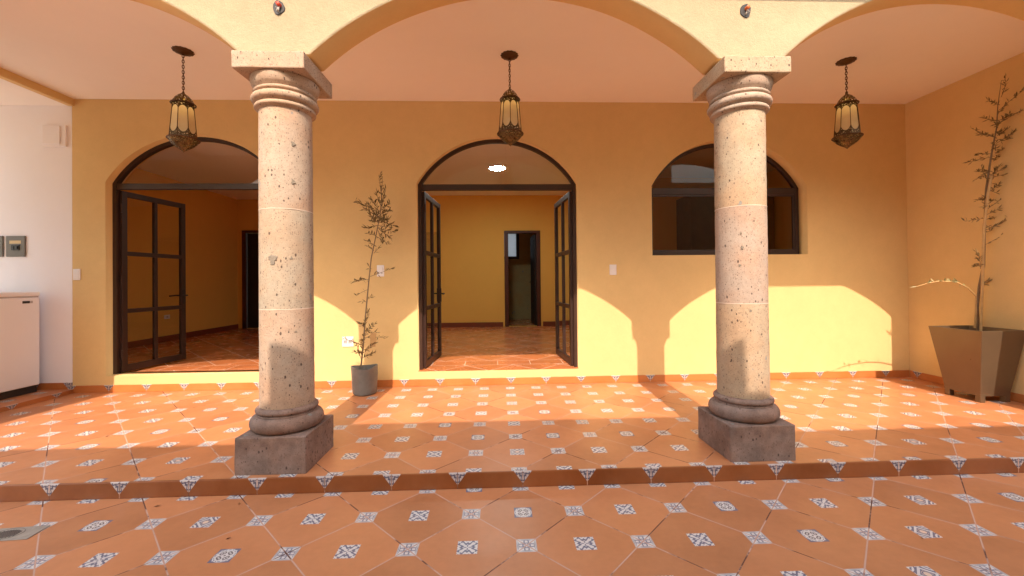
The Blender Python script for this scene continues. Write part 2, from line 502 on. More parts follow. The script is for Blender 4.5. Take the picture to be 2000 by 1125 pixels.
def tube(bm, pts, rad, n=8, cap=True):
    pts = [Vector(p) for p in pts]
    if not isinstance(rad, (list, tuple)): rad = [rad]*len(pts)
    rings = []; ref = Vector((0.3, 0.8, 0.5)).normalized()
    for i, p in enumerate(pts):
        d = (pts[min(i+1, len(pts)-1)] - pts[max(i-1, 0)]).normalized()
        a = d.cross(ref)
        if a.length < 1e-3: a = d.cross(Vector((1, 0, 0)))
        a.normalize(); b = d.cross(a)
        rings.append([bm.verts.new(p + a*rad[i]*math.cos(2*PI*k/n) + b*rad[i]*math.sin(2*PI*k/n)) for k in range(n)])
    for r1, r2 in zip(rings, rings[1:]):
        for k in range(n): bm.faces.new((r1[k], r1[(k+1) % n], r2[(k+1) % n], r2[k]))
    if cap: bm.faces.new(rings[0]); bm.faces.new(rings[-1])
    return bm

def torus(bm, c, R, r, mat3=None, n=16, m=6, sy=1.0):
    vs_ = []
    for i in range(n):
        a = 2*PI*i/n; row = []
        for j in range(m):
            b = 2*PI*j/m
            p = Vector(((R+r*math.cos(b))*math.cos(a), (R+r*math.cos(b))*math.sin(a)*sy, r*math.sin(b)))
            if mat3: p = mat3 @ p
            row.append(bm.verts.new(p + Vector(c)))
        vs_.append(row)
    for i in range(n):
        for j in range(m):
            bm.faces.new((vs_[i][j], vs_[(i+1) % n][j], vs_[(i+1) % n][(j+1) % m], vs_[i][(j+1) % m]))

def plate(outer, holes, y0, y1):
    """an x-z outline with holes, extruded from y0 to y1 -> mesh"""
    cu = bpy.data.curves.new('outline', 'CURVE'); cu.dimensions = '2D'; cu.fill_mode = 'BOTH'
    cu.extrude = (y1-y0)/2
    for poly in [outer] + holes:
        s = cu.splines.new('POLY'); s.points.add(len(poly)-1); s.use_cyclic_u = True
        for p, q in zip(s.points, poly): p.co = (q[0], q[1], 0, 1)
    o = bpy.data.objects.new('outline', cu); C.objects.link(o)
    dg = bpy.context.evaluated_depsgraph_get(); dg.update()
    me = bpy.data.meshes.new_from_object(o.evaluated_get(dg))
    bpy.data.objects.remove(o); bpy.data.curves.remove(cu)
    me.materials.clear()
    bm = bmesh.new(); bm.from_mesh(me); bpy.data.meshes.remove(me)
    bmesh.ops.remove_doubles(bm, verts=bm.verts, dist=1e-5)
    for v in bm.verts: v.co = Vector((v.co.x, (y0+y1)/2 + v.co.z, v.co.y))
    return bm

def seg_arch(cx, hw, z0, zs, rise, n=28, inset=0.0):
    """door outline: jambs z0..zs and a segmental arch above"""
    hw2 = hw-inset; rz = rise-inset*0.9
    R = (hw2*hw2 + rz*rz)/(2*rz); a = math.asin(min(1, hw2/R))
    pts = [(cx-hw2, z0+inset), (cx+hw2, z0+inset)]
    for i in range(n+1):
        t = a - 2*a*i/n
        pts.append((cx + R*math.sin(t), zs + R*math.cos(t) - (R-rz)))
    return pts

# ------------------------------------------------------------------ levels
W = 4.68; WT = 0.20; ZP = 0.0972; ZI = 0.262; ZC = 3.32; XR = 4.83; XB = -4.64
ACX = 0.14; AP = 3.095; AHW = 1.328; YF = 2.66; YB = 2.88

# ------------------------------------------------------------------ ground and floors
struct(obj('ground', sheet(-150, 150, -150, 150, -0.05), 'earth'))
struct(obj('courtyard_floor', sheet(-9, 9, -1.7, 2.56, 0.0), 'court'))
def porch_floor():
    bm = bmesh.new()
    e = 0.012                                            # rounded nosing of the step
    prof = [(2.5405, -0.01), (2.5405, ZP-e), (2.5405+e*0.3, ZP-e*0.3), (2.5405+e, ZP), (4.70, ZP)]
    return prof
bm = bmesh.new()
box(bm, XB-1.6, XR+0.2, 2.552, 4.69, -0.02, ZP)
fl = struct(obj('porch_floor', bm, 'porch'))
tag(obj('step_riser', bx(XB-1.6, XR+0.2, 2.538, 2.5515, 0.0, ZP+0.001), 'riser', bevel=0.004), 'terracotta tile step riser, colour darkened for its shade, with hanging blue and white half ornaments along the porch edge', 'step')
# raised floor on the far left
struct(obj('raised_floor', bx(-6.2, XB-0.012, 3.2, 4.69, ZP, 0.140), 'raised'))
tag(obj('raised_floor_riser', bx(XB-0.0115, XB, 3.2, 4.679, ZP+0.001, 0.1405), 'riser_y'), 'low terracotta riser of the raised floor beside the white appliance', 'step')
struct(obj('interior_floor', sheet(-6.2, 4.9, 4.683, 11.2, ZI+0.003), 'infloor'))

# ------------------------------------------------------------------ main back wall with openings
DOOR_C = (-0.002, 0.915); DOOR_L = (-3.365, 0.945)
win = seg_arch(2.70, 0.922, 1.552, 2.355, 0.545)
hc = seg_arch(DOOR_C[0], DOOR_C[1], ZI, 2.392, 0.528)
hl = seg_arch(DOOR_L[0], DOOR_L[1], ZI+0.012, 2.41, 0.525)
bw = obj('back_wall', plate([(-4.66, 0.0), (XR+0.2, 0.0), (XR+0.2, 3.7), (-4.66, 3.7)], [hc, hl, win], W, W+WT), 'ochre')
tag(bw, 'ochre stucco wall at the back of the porch, with two arched doorways and an arched window', 'wall')
sk = boxes([(-4.655, XR-0.012, W-0.012, W-0.0005, ZP+0.0005, 0.178)])
obj('skirting', sk, 'skirt', bw, bevel=0.003)
ww = obj('white_wall', bx(-6.4, -4.663, W+0.001, W+WT, 0.0, 3.7), 'white')
tag(ww, 'white painted wall behind the appliance at the far left', 'wall')
obj('skirting', bx(-6.19, -4.662, W-0.011, W, 0.1405, 0.212), 'skirt', ww)
rw = obj('side_wall', bx(XR, XR+0.2, 2.3, W-0.001, 0.0, 3.7), 'ochre')
tag(rw, 'ochre stucco side wall behind the brown planter at the right', 'wall')
obj('skirting', bx(XR-0.012, XR-0.0005, 2.9, W-0.0125, ZP+0.0005, 0.178), 'skirt_y', rw, bevel=0.003)

# ------------------------------------------------------------------ arcade
def arch_z(u):
    u = abs(u)
    return 3.262 - 0.262*u*u - 0.0185*u**4 - 0.055*max(0, u-1.1)**2*4
def arcade_outline():
    pts = [(-6.2, ZP), (-AP+ACX-AHW-3.2, ZP)]
    pts = []
    cs = [ACX-AP, ACX, ACX+AP]
    pts.append((-6.4, ZP+0.001))
    for i, c in enumerate(cs):
        if i == 0: pts.append((c-AHW, ZP+0.001))
        n = 40
        for k in range(n+1):
            u = -AHW + 2*AHW*k/n
            pts.append((c+u, arch_z(u) + 0.006*noise.noise(Vector((c*3+u*2.2, 1.7, 0.3)))))
        if i == 2:
            pts.append((c+AHW, ZP+0.001)); pts.append((XR-0.002, ZP+0.001))
    pts += [(XR-0.002, 3.75), (-6.4, 3.75)]
    return pts
aw = obj('arcade_wall', plate(arcade_outline(), [], YF, YB), 'arcade', bevel=0.012)
aw.data.materials.append(M['ochre'])
for p in aw.data.polygons:
    if p.center.y > YF+0.0015: p.material_index = 1
tag(aw, 'cream stucco arcade wall of wide flat arches resting on two stone columns', 'arcade')
# ceilings
struct(obj('porch_ceiling', bx(XB+0.001, XR-0.001, YB+0.001, W-0.001, ZC, ZC+0.1), 'soffit'))
struct(obj('alcove_ceiling', bx(-6.4, XB-0.061, 2.3, W-0.001, 3.246, 3.42), 'soffit'))
tag(obj('ceiling_beam', bx(XB-0.060, XB, YB+0.001, W-0.001, 3.243, ZC+0.1), 'ochre'), 'ochre ceiling drop beam running from the arcade to the white wall corner', 'beam')
rf = boxes([(-6.4, XR+0.2, 2.25, 2.655, 3.512, 3.62), (-6.4, XR+0.2, 2.656, 4.9, 3.7505, 3.9)])
tag(obj('porch_roof', rf, 'roof'), 'clay roof slab with overhanging eave above the arcade', 'roof')

# ------------------------------------------------------------------ house across the courtyard (casts the shade)
op = boxes([(-5.0, 4.9, -8, -1.7, 0.0, 4.70), (4.9005, 8.5, -8, -1.71, 0.0, 4.0)])  # second box: unseen wing added to keep sky out of the window reflection
ob = obj('opposite_house', op, 'opp')
tag(ob, 'cream house across the courtyard behind the viewer, with a raised parapet', 'house')
obj('parapet', bx(-1.575, 1.485, -2.0, -1.7, 4.701, 5.065), 'opp', ob)

# ------------------------------------------------------------------ columns
def column(cx, label, mats, seed, joints, zoff):
    rnd = random.Random(seed)
    t = thing('stone_column', label, 'column', (cx, 2.80, 0), 'stone columns of the arcade')
    h = 0.215
    def rough_block(x, z0, z1, n=10):
        bm = bmesh.new(); box(bm, -x, x, -x, x, z0, z1)
        bmesh.ops.bevel(bm, geom=bm.edges[:], offset=0.007, segments=2, affect='EDGES', profile=0.5)
        bmesh.ops.subdivide_edges(bm, edges=[e for e in bm.edges if e.calc_length() > 0.05], cuts=n, use_grid_fill=True)
        for v in bm.verts:
            p = v.co*9 + Vector((seed, seed*2, 0))
            v.co += noise.noise_vector(p)*0.0025
        return bm
    obj('plinth', rough_block(h, ZP-0.004, 0.326), STONE_BASE, t)
    base = [(0.150, 0.322), (0.188, 0.324)]
    for k in range(11):
        a = -PI/2 + PI*k/10
        base.append((0.178 + 0.041*math.cos(a), 0.374 + 0.048*math.sin(a)))
    base += [(0.180, 0.424), (0.179, 0.434)]
    for k in range(7):
        a = -PI/2 + PI*k/6
        base.append((0.170 + 0.017*math.cos(a), 0.454 + 0.018*math.sin(a)))
    base += [(0.166, 0.475), (0.150, 0.478)]
    obj('base_moulding', lathe(bmesh.new(), base, 64), STONE_BASE, t, True)
    zs = [0.476] + joints + [2.392]
    for i, (a, b) in enumerate(zip(zs, zs[1:])):
        prof = []
        n = 14
        for k in range(n+1):
            z = a+0.0012 + (b-a-0.0024)*k/n
            tt = (z-0.47)/1.92
            r = 0.1625 - 0.0045*tt
            e = min(k, n-k)
            prof.append((r - (0.0008 if e == 0 else 0), z))
        bm = lathe(bmesh.new(), prof, 72)
        for v in bm.verts:
            d = noise.noise(v.co*14 + Vector((seed*5, 0, 0)))*0.0022
            rr = Vector((v.co.x, v.co.y, 0))
            if rr.length > 0.15: v.co += rr.normalized()*d
        obj('shaft_drum', bm, mats[i % len(mats)], t, True)
        if i:
            obj('mortar_joint', lathe(bmesh.new(), [(0.148, a-0.0028), (0.1630-0.0045*(a-0.47)/1.92, a-0.0026), (0.1634-0.0045*(a-0.47)/1.92, a), (0.1630-0.0045*(a-0.47)/1.92, a+0.0026), (0.148, a+0.0028)], 64), 'mortar', t)
    cap = [(0.140, 2.388), (0.160, 2.392), (0.166, 2.398)]
    def roll(r0, zc, rad_r, rad_z, n=7):
        return [(r0 + rad_r*math.cos(-PI/2+PI*k/n), zc + rad_z*math.sin(-PI/2+PI*k/n)) for k in range(n+1)]
    cap += roll(0.170, 2.416, 0.014, 0.015)
    cap += [(0.172, 2.434), (0.174, 2.438)]
    cap += roll(0.176, 2.466, 0.026, 0.026)
    cap += [(0.177, 2.495), (0.177, 2.499)]
    cap += roll(0.178, 2.511, 0.011, 0.011)
    cap += [(0.176, 2.525), (0.178, 2.531), (0.190, 2.540), (0.198, 2.555), (0.203, 2.573), (0.206, 2.590), (0.204, 2.601), (0.17, 2.603)]
    obj('capital', lathe(bmesh.new(), cap, 72), mats[3], t, True)
    obj('abacus', rough_block(0.2205, 2.602, 2.708), mats[0], t)
    return t
L1 = STONE_L[0], STONE_L[1], STONE_L[2], STONE_L[0]
col_l = column(-1.410, 'left stone column with a round grey scar on its shaft, beside the sapling in a plastic bag', [STONE_L[0], STONE_L[2], STONE_L[0], STONE_L[0]], 3, [1.105, 1.745], 0)
col_r = column(1.687, 'right stone column standing in front of the arched window', [STONE_L[5], STONE_L[4], STONE_L[5], STONE_L[3]], 8, [1.105, 1.755], 0)

CHIP = plain('grey_green_stone_chip', (0.235, 0.20, 0.155), 0.9, var=0.45, scale=45, bmp=1.0)
def chips(col, cx, spots):
    for i, (px, py, w_, h_) in enumerate(spots):
        d = (at(px, py, 1.0) - Vector((0, 0, HCAM))); o = Vector((0, 0, HCAM))
        ox, oy = o.x-cx, o.y-2.80
        R_ = 0.1622
        A = d.x*d.x+d.y*d.y; B_ = 2*(ox*d.x+oy*d.y); C_ = ox*ox+oy*oy-R_*R_
        tt = (-B_-math.sqrt(B_*B_-4*A*C_))/(2*A); p = o+d*tt
        ang = math.atan2(p.y-2.80, p.x-cx)
        bm = bmesh.new(); n = 16
        def pt(u, v, r): return Vector((r*math.cos(ang+u/R_), r*math.sin(ang+u/R_), p.z+v))
        c = bm.verts.new(pt(0, 0, R_+0.0015)); ring = []; outer = []
        for k in range(n):
            a = 2*PI*k/n; f = 1+0.28*math.sin(3*a+i)+0.18*math.sin(5*a+2*i)
            ring.append(bm.verts.new(pt(w_*f*0.8*math.cos(a), h_*f*0.8*math.sin(a), R_+0.0018)))
            outer.append(bm.verts.new(pt(w_*f*math.cos(a), h_*f*math.sin(a), R_-0.004)))
        for k in range(n):
            bm.faces.new((c, ring[k], ring[(k+1) % n])); bm.faces.new((ring[k], outer[k], outer[(k+1) % n], ring[(k+1) % n]))
        obj('stone_chip', bm, CHIP, col)
chips(col_l, -1.410, [(532, 507, .026, .036), (573, 281, .013, .017), (573, 355, .014, .016), (569, 504, .010, .010), (578, 648, .009, .006)])
chips(col_r, 1.687, [(1450, 484, .009, .012), (1445, 518, .008, .010), (1466, 607, .008, .010), (1447, 455, .006, .008)])

# ------------------------------------------------------------------ doors
def door_leaf(parent, hx, hy, ex, ey, z0, z1, handle_side=1, handle=True):
    """a glazed steel leaf from hinge (hx,hy) to free edge (ex,ey)"""
    d = Vector((ex-hx, ey-hy, 0)); Lw = d.length; ang = math.atan2(d.y, d.x)
    T = 0.040; s = 0.062; s2 = 0.040; H = z1-z0
    rails = [0.0, 0.335*H, 0.655*H]
    bm = bmesh.new()
    box(bm, 0, s, -T/2, T/2, 0, H); box(bm, Lw-s, Lw, -T/2, T/2, 0, H)
    box(bm, s, Lw-s, -T/2+0.001, T/2-0.001, 0, 0.075); box(bm, s, Lw-s, -T/2+0.001, T/2-0.001, H-0.06, H)
    for f in (0.335, 0.655): box(bm, s, Lw-s, -T/2+0.002, T/2-0.002, f*H-0.024, f*H+0.024)
    mid = Lw*0.50
    cuts = [0.075, 0.335*H-0.024, 0.335*H+0.024, 0.655*H-0.024, 0.655*H+0.024, H-0.06]
    for a, b in ((0, 1), (2, 3), (4, 5)):
        box(bm, mid-s2/2, mid+s2/2, -T/2+0.002, T/2-0.002, cuts[a], cuts[b])
    R = Matrix.Translation((hx, hy, z0)) @ Matrix.Rotation(ang, 4, 'Z')
    lf = obj('door_leaf', bm, 'steel', parent, bevel=0.003); lf.matrix_local = R
    g = bmesh.new()
    for a, b in ((0, 1), (2, 3), (4, 5)):
        for x0, x1 in ((s, mid-s2/2), (mid+s2/2, Lw-s)):
            vs_ = [g.verts.new(p) for p in ((x0, 0, cuts[a]), (x1, 0, cuts[a]), (x1, 0, cuts[b]), (x0, 0, cuts[b]))]
            g.faces.new(vs_)
    obj('glass_panes', g, 'glass', lf)
    if handle:
        hb = bmesh.new()
        zc = 0.40*H
        box(hb, Lw-0.05, Lw-0.015, -T/2-0.008, T/2+0.008, zc-0.09, zc+0.09)
        for sgn in (1, -1):
            tube(hb, [(Lw-0.032, sgn*(T/2), zc+0.02), (Lw-0.032, sgn*(T/2+0.05), zc+0.02), (Lw-0.06, sgn*(T/2+0.055), zc+0.02), (Lw-0.14, sgn*(T/2+0.055), zc+0.015)], 0.009, 8)
        obj('handle', hb, 'dark', lf)
    hg = bmesh.new()
    for z in (0.2, H*0.5, H-0.2): tube(hg, [(-0.008, -T/2-0.004, z-0.05), (-0.008, -T/2-0.004, z+0.05)], 0.009, 8)
    obj('hinges', hg, 'steel', lf)
    return lf

def arched_door(label, cx, hw, z0, zs, rise, leaves, transom_z):
    t = thing('arched_door', label, 'door', (cx, W+0.1, z0), 'arched glazed double doors')
    y0, y1 = W+0.083, W+0.140
    def loc(bm):
        for v in bm.verts: v.co -= Vector((cx, W+0.1, z0))
        return bm
    ww_ = 0.040
    out = seg_arch(cx, hw-0.0005, z0+0.0045, zs, rise, 36)
    R = (hw*hw + rise*rise)/(2*rise)
    inn = seg_arch(cx, hw-ww_, z0-0.05, zs, rise-0.036, 36)
    # frame as an open arch (no sill bar)
    outline = [out[0]] + [(cx-hw+ww_, z0+0.0045)] + [(p[0], p[1]) for p in reversed(inn[2:])] + [(cx+hw-ww_, z0+0.0045)] + [out[1]] + out[2:]
    obj('frame', loc(plate(outline, [], y0, y1)), 'steel', t, bevel=0.003)
    zb0, zb1 = transom_z
    obj('transom_bar', loc(bx(cx-hw+ww_+0.001, cx+hw-ww_-0.001, y0+0.004, y1-0.004, zb0, zb1)), 'steel', t, bevel=0.003)
    g = [(cx-hw+ww_-0.006, zb1-0.004), (cx+hw-ww_+0.006, zb1-0.004)] + [q for q in seg_arch(cx, hw-ww_+0.006, zb1, zs, rise-0.030, 30)[2:] if q[1] > zb1]
    bm = bmesh.new(); bm.faces.new([bm.verts.new((p[0], y0+0.028, p[1])) for p in g])
    obj('fanlight_glass', loc(bm), 'glass', t)
    for hx, ex, ey, hd in leaves:
        door_leaf(t, hx-cx, (W+0.125)-(W+0.1), ex-cx, ey-(W+0.1), 0.014, zb0-z0-0.006, handle=hd)
    return t
arched_door('middle arched doorway with both dark glazed leaves swung inward and a lit room behind', DOOR_C[0], DOOR_C[1], ZI, 2.392, 0.528,
            [(-0.866, -0.80, 5.63, True), (0.862, 0.795, 5.63, False)], (2.330, 2.398))
arched_door('left arched doorway, partly hidden by the column, with a dark glazed leaf swung inward', DOOR_L[0], DOOR_L[1], ZI+0.012, 2.41, 0.525,
            [(-4.262, -4.165, 5.62, True), (-2.468, -2.50, 5.62, False)], (2.345, 2.412))

# ------------------------------------------------------------------ window
def window():
    t = thing('arched_window', 'dark framed arched window behind the right column', 'window', (2.70, W+0.15, 1.552))
    cx, hw, z0, zs, rise = 2.70, 0.922, 1.552, 2.355, 0.545
    y0, y1 = W+0.136, W+0.190
    o = Vector((cx, W+0.15, z0))
    def loc(bm):
        for v in bm.verts: v.co -= o
        return bm
    out = seg_arch(cx, hw-0.0005, z0+0.0005, zs, rise, 36)
    w_ = 0.042
    inn = [(cx-hw+w_, z0+0.05), (cx+hw-w_, z0+0.05)] + seg_arch(cx, hw-w_, z0, zs, rise-0.036, 36)[2:]
    obj('frame', loc(plate(out, [inn], y0, y1)), 'steel', t, bevel=0.003)
    obj('transom_bar', loc(bx(cx-hw+w_+0.001, cx+hw-w_-0.001, y0+0.004, y1-0.004, 2.285, 2.362)), 'steel', t, bevel=0.003)
    fr = bmesh.new()
    for a, b in ((cx-hw+w_+0.001, cx-0.018), (cx+0.018, cx+hw-w_-0.001)):
        z_0, z_1 = z0+0.051, 2.284
        box(fr, a, a+0.022, y0+0.012, y0+0.036, z_0, z_1); box(fr, b-0.022, b, y0+0.012, y0+0.036, z_0, z_1)
        box(fr, a+0.022, b-0.022, y0+0.013, y0+0.035, z_0, z_0+0.022); box(fr, a+0.022, b-0.022, y0+0.013, y0+0.035, z_1-0.022, z_1)
    box(fr, cx-0.0175, cx+0.0175, y0+0.003, y1-0.003, z0+0.051, 2.284)
    obj('sash', loc(fr), 'steel', t)
    g = bmesh.new()
    g.faces.new([g.verts.new(p) for p in ((cx-hw+w_, y0+0.024, z0+0.05), (cx+hw-w_, y0+0.024, z0+0.05), (cx+hw-w_, y0+0.024, 2.285), (cx-hw+w_, y0+0.024, 2.285))])
    gg = [(cx-hw+w_, 2.361), (cx+hw-w_, 2.361)] + [q for q in seg_arch(cx, hw-w_+0.004, z0, zs, rise-0.032, 30)[2:] if q[1] > 2.361]
    g.faces.new([g.verts.new((p[0], y0+0.026, p[1])) for p in gg])
    obj('glass', loc(g), 'tglass', t)
window()

# ------------------------------------------------------------------ rooms behind
YI = W+WT
YC = 9.17; YL = 9.55; ZR = 3.19
hole = [(0.135, ZI+0.004), (0.945, ZI+0.004), (0.945, 2.402), (0.135, 2.402)]
rb = obj('room_wall', plate([(-1.86, ZI-0.1), (1.66, ZI-0.1), (1.66, ZR), (-1.86, ZR)], [hole], YC, YC+0.15), 'inner')
tag(rb, 'ochre rear wall of the middle room, with a small bathroom doorway', 'wall')
obj('skirting', boxes([(-1.85, 0.095, YC-0.012, YC-0.0005, ZI+0.0035, ZI+0.105), (0.985, 1.65, YC-0.012, YC-0.0005, ZI+0.0035, ZI+0.105)]), 'inskirt', rb)
d1 = obj('room_wall', bx(-2.0, -1.861, 8.3, 9.9, ZI-0.1, ZR-0.0005), 'inner')
tag(d1, 'short ochre wall stub at the far left of the middle room', 'wall')
obj('skirting', bx(-1.8605, -1.849, 8.3, YC-0.013, ZI+0.0035, ZI+0.105), 'inskirt', d1)
d2 = obj('room_wall', bx(1.661, 1.75, 6.7, 11.1, ZI-0.1, ZR-0.0005), 'inner')
tag(d2, 'ochre partition right of the middle room, behind the open right leaf', 'wall')
obj('skirting', bx(1.649, 1.6605, 6.7, YC-0.013, ZI+0.0035, ZI+0.105), 'inskirt', d2)
hole2 = [(-5.80, ZI+0.004), (-4.95, ZI+0.004), (-4.95, 2.49), (-5.80, 2.49)]
lb = obj('room_wall', plate([(-5.905, ZI-0.1), (-2.001, ZI-0.1), (-2.001, ZR), (-5.905, ZR)], [hole2], YL, YL+0.15), 'inner')
tag(lb, 'ochre far wall of the left room, holding the dark door beside the column', 'wall')
ls = obj('room_wall', bx(-6.1, -5.906, YI+0.001, 11.1, ZI-0.1, ZR-0.0005), 'inner')
tag(ls, 'ochre side wall of the left room, seen through the open left doorway', 'wall')
obj('skirting', bx(-5.9055, -5.893, YI+0.002, YL-0.001, ZI+0.0035, ZI+0.105), 'inskirt', ls)
struct(obj('interior_ceiling', bx(-6.4, XR+0.2, YI+0.0005, 11.3, ZR+0.0005, ZR+0.25), 'soffit'))

def inner_door(label, x0, x1, y, ztop, leaf):
    t = thing('interior_door', label, 'door', ((x0+x1)/2, y, ZI))
    o = Vector(((x0+x1)/2, y, ZI))
    fr = boxes([(x0-0.04, x0+0.045, y-0.02, y+0.12, ZI+0.004, ztop), (x1-0.045, x1+0.04, y-0.02, y+0.12, ZI+0.004, ztop), (x0-0.04, x1+0.04, y-0.022, y+0.122, ztop+0.0005, ztop+0.055)])
    for v in fr.verts: v.co -= o
    obj('frame', fr, 'wood', t, bevel=0.004)
    hx, hy, ex, ey = leaf
    d = Vector((ex-hx, ey-hy, 0)); Lw = d.length
    lb_ = bmesh.new(); box(lb_, 0, Lw, -0.02, 0.02, 0, ztop-ZI-0.015)
    for z0, z1 in ((0.15, 0.9), (1.05, 1.95)):
        for s in (1, -1): box(lb_, 0.12, Lw-0.12, s*0.0195, s*0.0265, z0, min(z1, ztop-ZI-0.12))
    lf = obj('door_leaf', lb_, 'dark', t, bevel=0.003)
    lf.matrix_local = Matrix.Translation(Vector((hx, hy, ZI+0.008)) - o) @ Matrix.Rotation(math.atan2(d.y, d.x), 4, 'Z')
    hb = bmesh.new()
    for s in (1, -1):
        tube(hb, [(Lw-0.06, s*0.02, 0.98), (Lw-0.06, s*0.06, 0.98), (Lw-0.15, s*0.06, 0.98)], 0.009, 8)
    obj('handle', hb, 'brass', lf)
inner_door('dark red framed bathroom doorway at the back of the middle room', 0.18, 0.90, YC, 2.345, (0.85, YC+0.13, 0.80, YC+0.80))
inner_door('dark closed door in the left room, beside the left column', -5.76, -4.99, YL, 2.43, (-5.705, YL+0.05, -5.045, YL+0.05))
# bathroom
bhole = [(0.10, 1.86), (0.56, 1.86), (0.56, 2.60), (0.10, 2.60)]
tag(obj('bathroom_wall', plate([(-0.6, ZI-0.1), (1.66, ZI-0.1), (1.66, ZR), (-0.6, ZR)], [bhole], 10.9, 11.05), 'bath'), 'mottled olive stone wall of the bathroom seen through the small doorway', 'wall')
tag(obj('bathroom_wall', bx(-0.75, -0.601, YC+0.151, 11.05, ZI-0.1, ZR-0.001), 'bath'), 'stone side wall of the bathroom, left of its small window', 'wall')
wt = thing('bathroom_window', 'small pale bathroom window with a black frame', 'window', (0.33, 10.9, 1.86))
fr = bmesh.new()
for a in ((-0.23, -0.18, -0.02, 0.05, 0, 0.74), (0.15, 0.23, -0.02, 0.05, 0, 0.74), (-0.18, 0.15, -0.021, 0.051, 0, 0.07), (-0.18, 0.15, -0.021, 0.051, 0.68, 0.74)): box(fr, *a)
obj('frame', fr, 'dark', wt)
gp = bmesh.new(); gp.faces.new([gp.verts.new(p) for p in ((-0.18, 0.02, 0.07), (0.15, 0.02, 0.07), (0.15, 0.02, 0.68), (-0.18, 0.02, 0.68))])
obj('pane', gp, frosted('frosted_bath_glass', (0.62, 0.66, 0.70)), wt)
# kitchen behind the window
tag(obj('kitchen_wall', bx(1.751, XR+0.2, 7.6, 7.75, ZI-0.1, ZR-0.001), 'inner'), 'ochre back wall of the dark kitchen behind the window', 'wall')
tag(obj('kitchen_wall', bx(XR+0.05, XR+0.2, YI+0.001, 7.599, ZI-0.1, ZR-0.001), 'inner'), 'ochre side wall of the dark kitchen, seen at the right of the window', 'wall')
kc = thing('kitchen_cabinet', 'tall brown wooden cabinet inside the dark kitchen behind the window', 'cabinet', (4.1, 7.3, ZI))
obj('carcass', bx(-0.75, 0.75, -0.25, 0.295, 0.004, 2.5), 'cab', kc)
for k in range(3):
    dr = obj('cabinet_door', bx(-0.745+k*0.498, -0.745+k*0.498+0.49, -0.275, -0.251, 0.9, 2.49), 'cab', kc, bevel=0.004)
    obj('handle', bx(-0.70+k*0.498, -0.685+k*0.498, -0.300, -0.2755, 1.3, 1.5), 'brass', dr)

# ceiling lamp in the middle room
cl = thing('ceiling_lamp', 'round glowing ceiling lamp in the middle room', 'lamp', (0.0, 6.90, ZR))
obj('rim', lathe(bmesh.new(), [(0.136, 0.0), (0.158, 0.0), (0.158, -0.018), (0.146, -0.026), (0.136, -0.020)], 40, False), 'wplastic', cl, True)
obj('diffuser', lathe(bmesh.new(), [(0.136, -0.003), (0.1355, -0.018), (0.09, -0.024), (0.01, -0.026)], 40), 'led', cl, True)

# ------------------------------------------------------------------ wall fittings
def plate_fit(name, label, cat, x, z, w_, h_, mods, group=None):
    t = thing(name, label, cat, (x, W, z), group)
    obj('cover_plate', bx(-w_/2, w_/2, -0.010, -0.0004, -h_/2, h_/2), 'wplastic', t, bevel=0.003)
    for i, (mx, mz, mw, mh, holes) in enumerate(mods):
        r = obj('rocker' if not holes else 'socket', bx(mx-mw/2, mx+mw/2, -0.0135, -0.0102, mz-mh/2, mz+mh/2), 'wplastic' if not holes else 'slot', t, bevel=0.001)
        if holes: obj('slots', boxes([(mx-0.010, mx-0.006, -0.0142, -0.0136, mz-0.008, mz+0.008), (mx+0.006, mx+0.010, -0.0142, -0.0136, mz-0.008, mz+0.008)]), 'black', r)
sw3 = [(0, 0.032, 0.040, 0.026, False), (0, 0, 0.040, 0.026, False), (0, -0.032, 0.040, 0.026, False)]
plate_fit('light_switch', 'white three-rocker light switch left of the left doorway', 'switch', -4.608, 1.392, 0.076, 0.122, sw3, 'white wall switches')
plate_fit('light_switch', 'white light switch half hidden behind the sapling', 'switch', -1.323, 1.402, 0.080, 0.128, [(0, 0, 0.040, 0.05, False)], 'white wall switches')
plate_fit('light_switch', 'white light switch between the middle doorway and the window', 'switch', 1.315, 1.390, 0.080, 0.120, [(0, 0.012, 0.040, 0.026, False)], 'white wall switches')
plate_fit('wall_outlet', 'square white electrical outlet low on the sunlit wall by the sapling', 'outlet', -1.690, 0.613, 0.125, 0.112, [(-0.026, 0, 0.040, 0.04, True), (0.026, 0, 0.040, 0.04, True)])
t = thing('wall_outlet', 'white outlet on the left room wall, seen through the glazed leaf', 'outlet', (-5.906, 7.55, 0.70))
obj('cover_plate', bx(0.0004, 0.011, -0.06, 0.06, -0.035, 0.035), 'wplastic', t, bevel=0.002)
obj('socket', bx(0.0115, 0.014, -0.02, 0.02, -0.018, 0.018), 'slot', t)

def breaker(x, label):
    t = thing('breaker_box', label, 'breaker box', (x, W, 1.705), 'grey breaker boxes')
    obj('cover', bx(-0.099, 0.099, -0.014, -0.0004, -0.113, 0.113), 'panel', t, bevel=0.004)
    obj('switch_block', boxes([(-0.035, 0.045, -0.022, -0.0145, -0.045, 0.015), (-0.025, 0.0, -0.032, -0.0225, -0.03, 0.0), (0.01, 0.035, -0.032, -0.0225, -0.03, 0.0)]), 'black', t)
    obj('sticker', bx(-0.06, 0.06, -0.0155, -0.0145, 0.028, 0.062), 'sticker', t)
breaker(-5.243, 'grey breaker box with a sticker on the white wall, right one of two')
breaker(-5.475, 'grey breaker box cut by the left edge of the view')
t = thing('junction_cover', 'square white cover plate high on the white wall', 'cover', (-4.832, W, 2.910))
obj('cover_plate', bx(-0.124, 0.124, -0.020, -0.0004, -0.118, 0.118), 'white', t, bevel=0.004)
obj('lid', bx(-0.112, 0.072, -0.032, -0.0205, -0.098, 0.106), 'white', t, bevel=0.006)

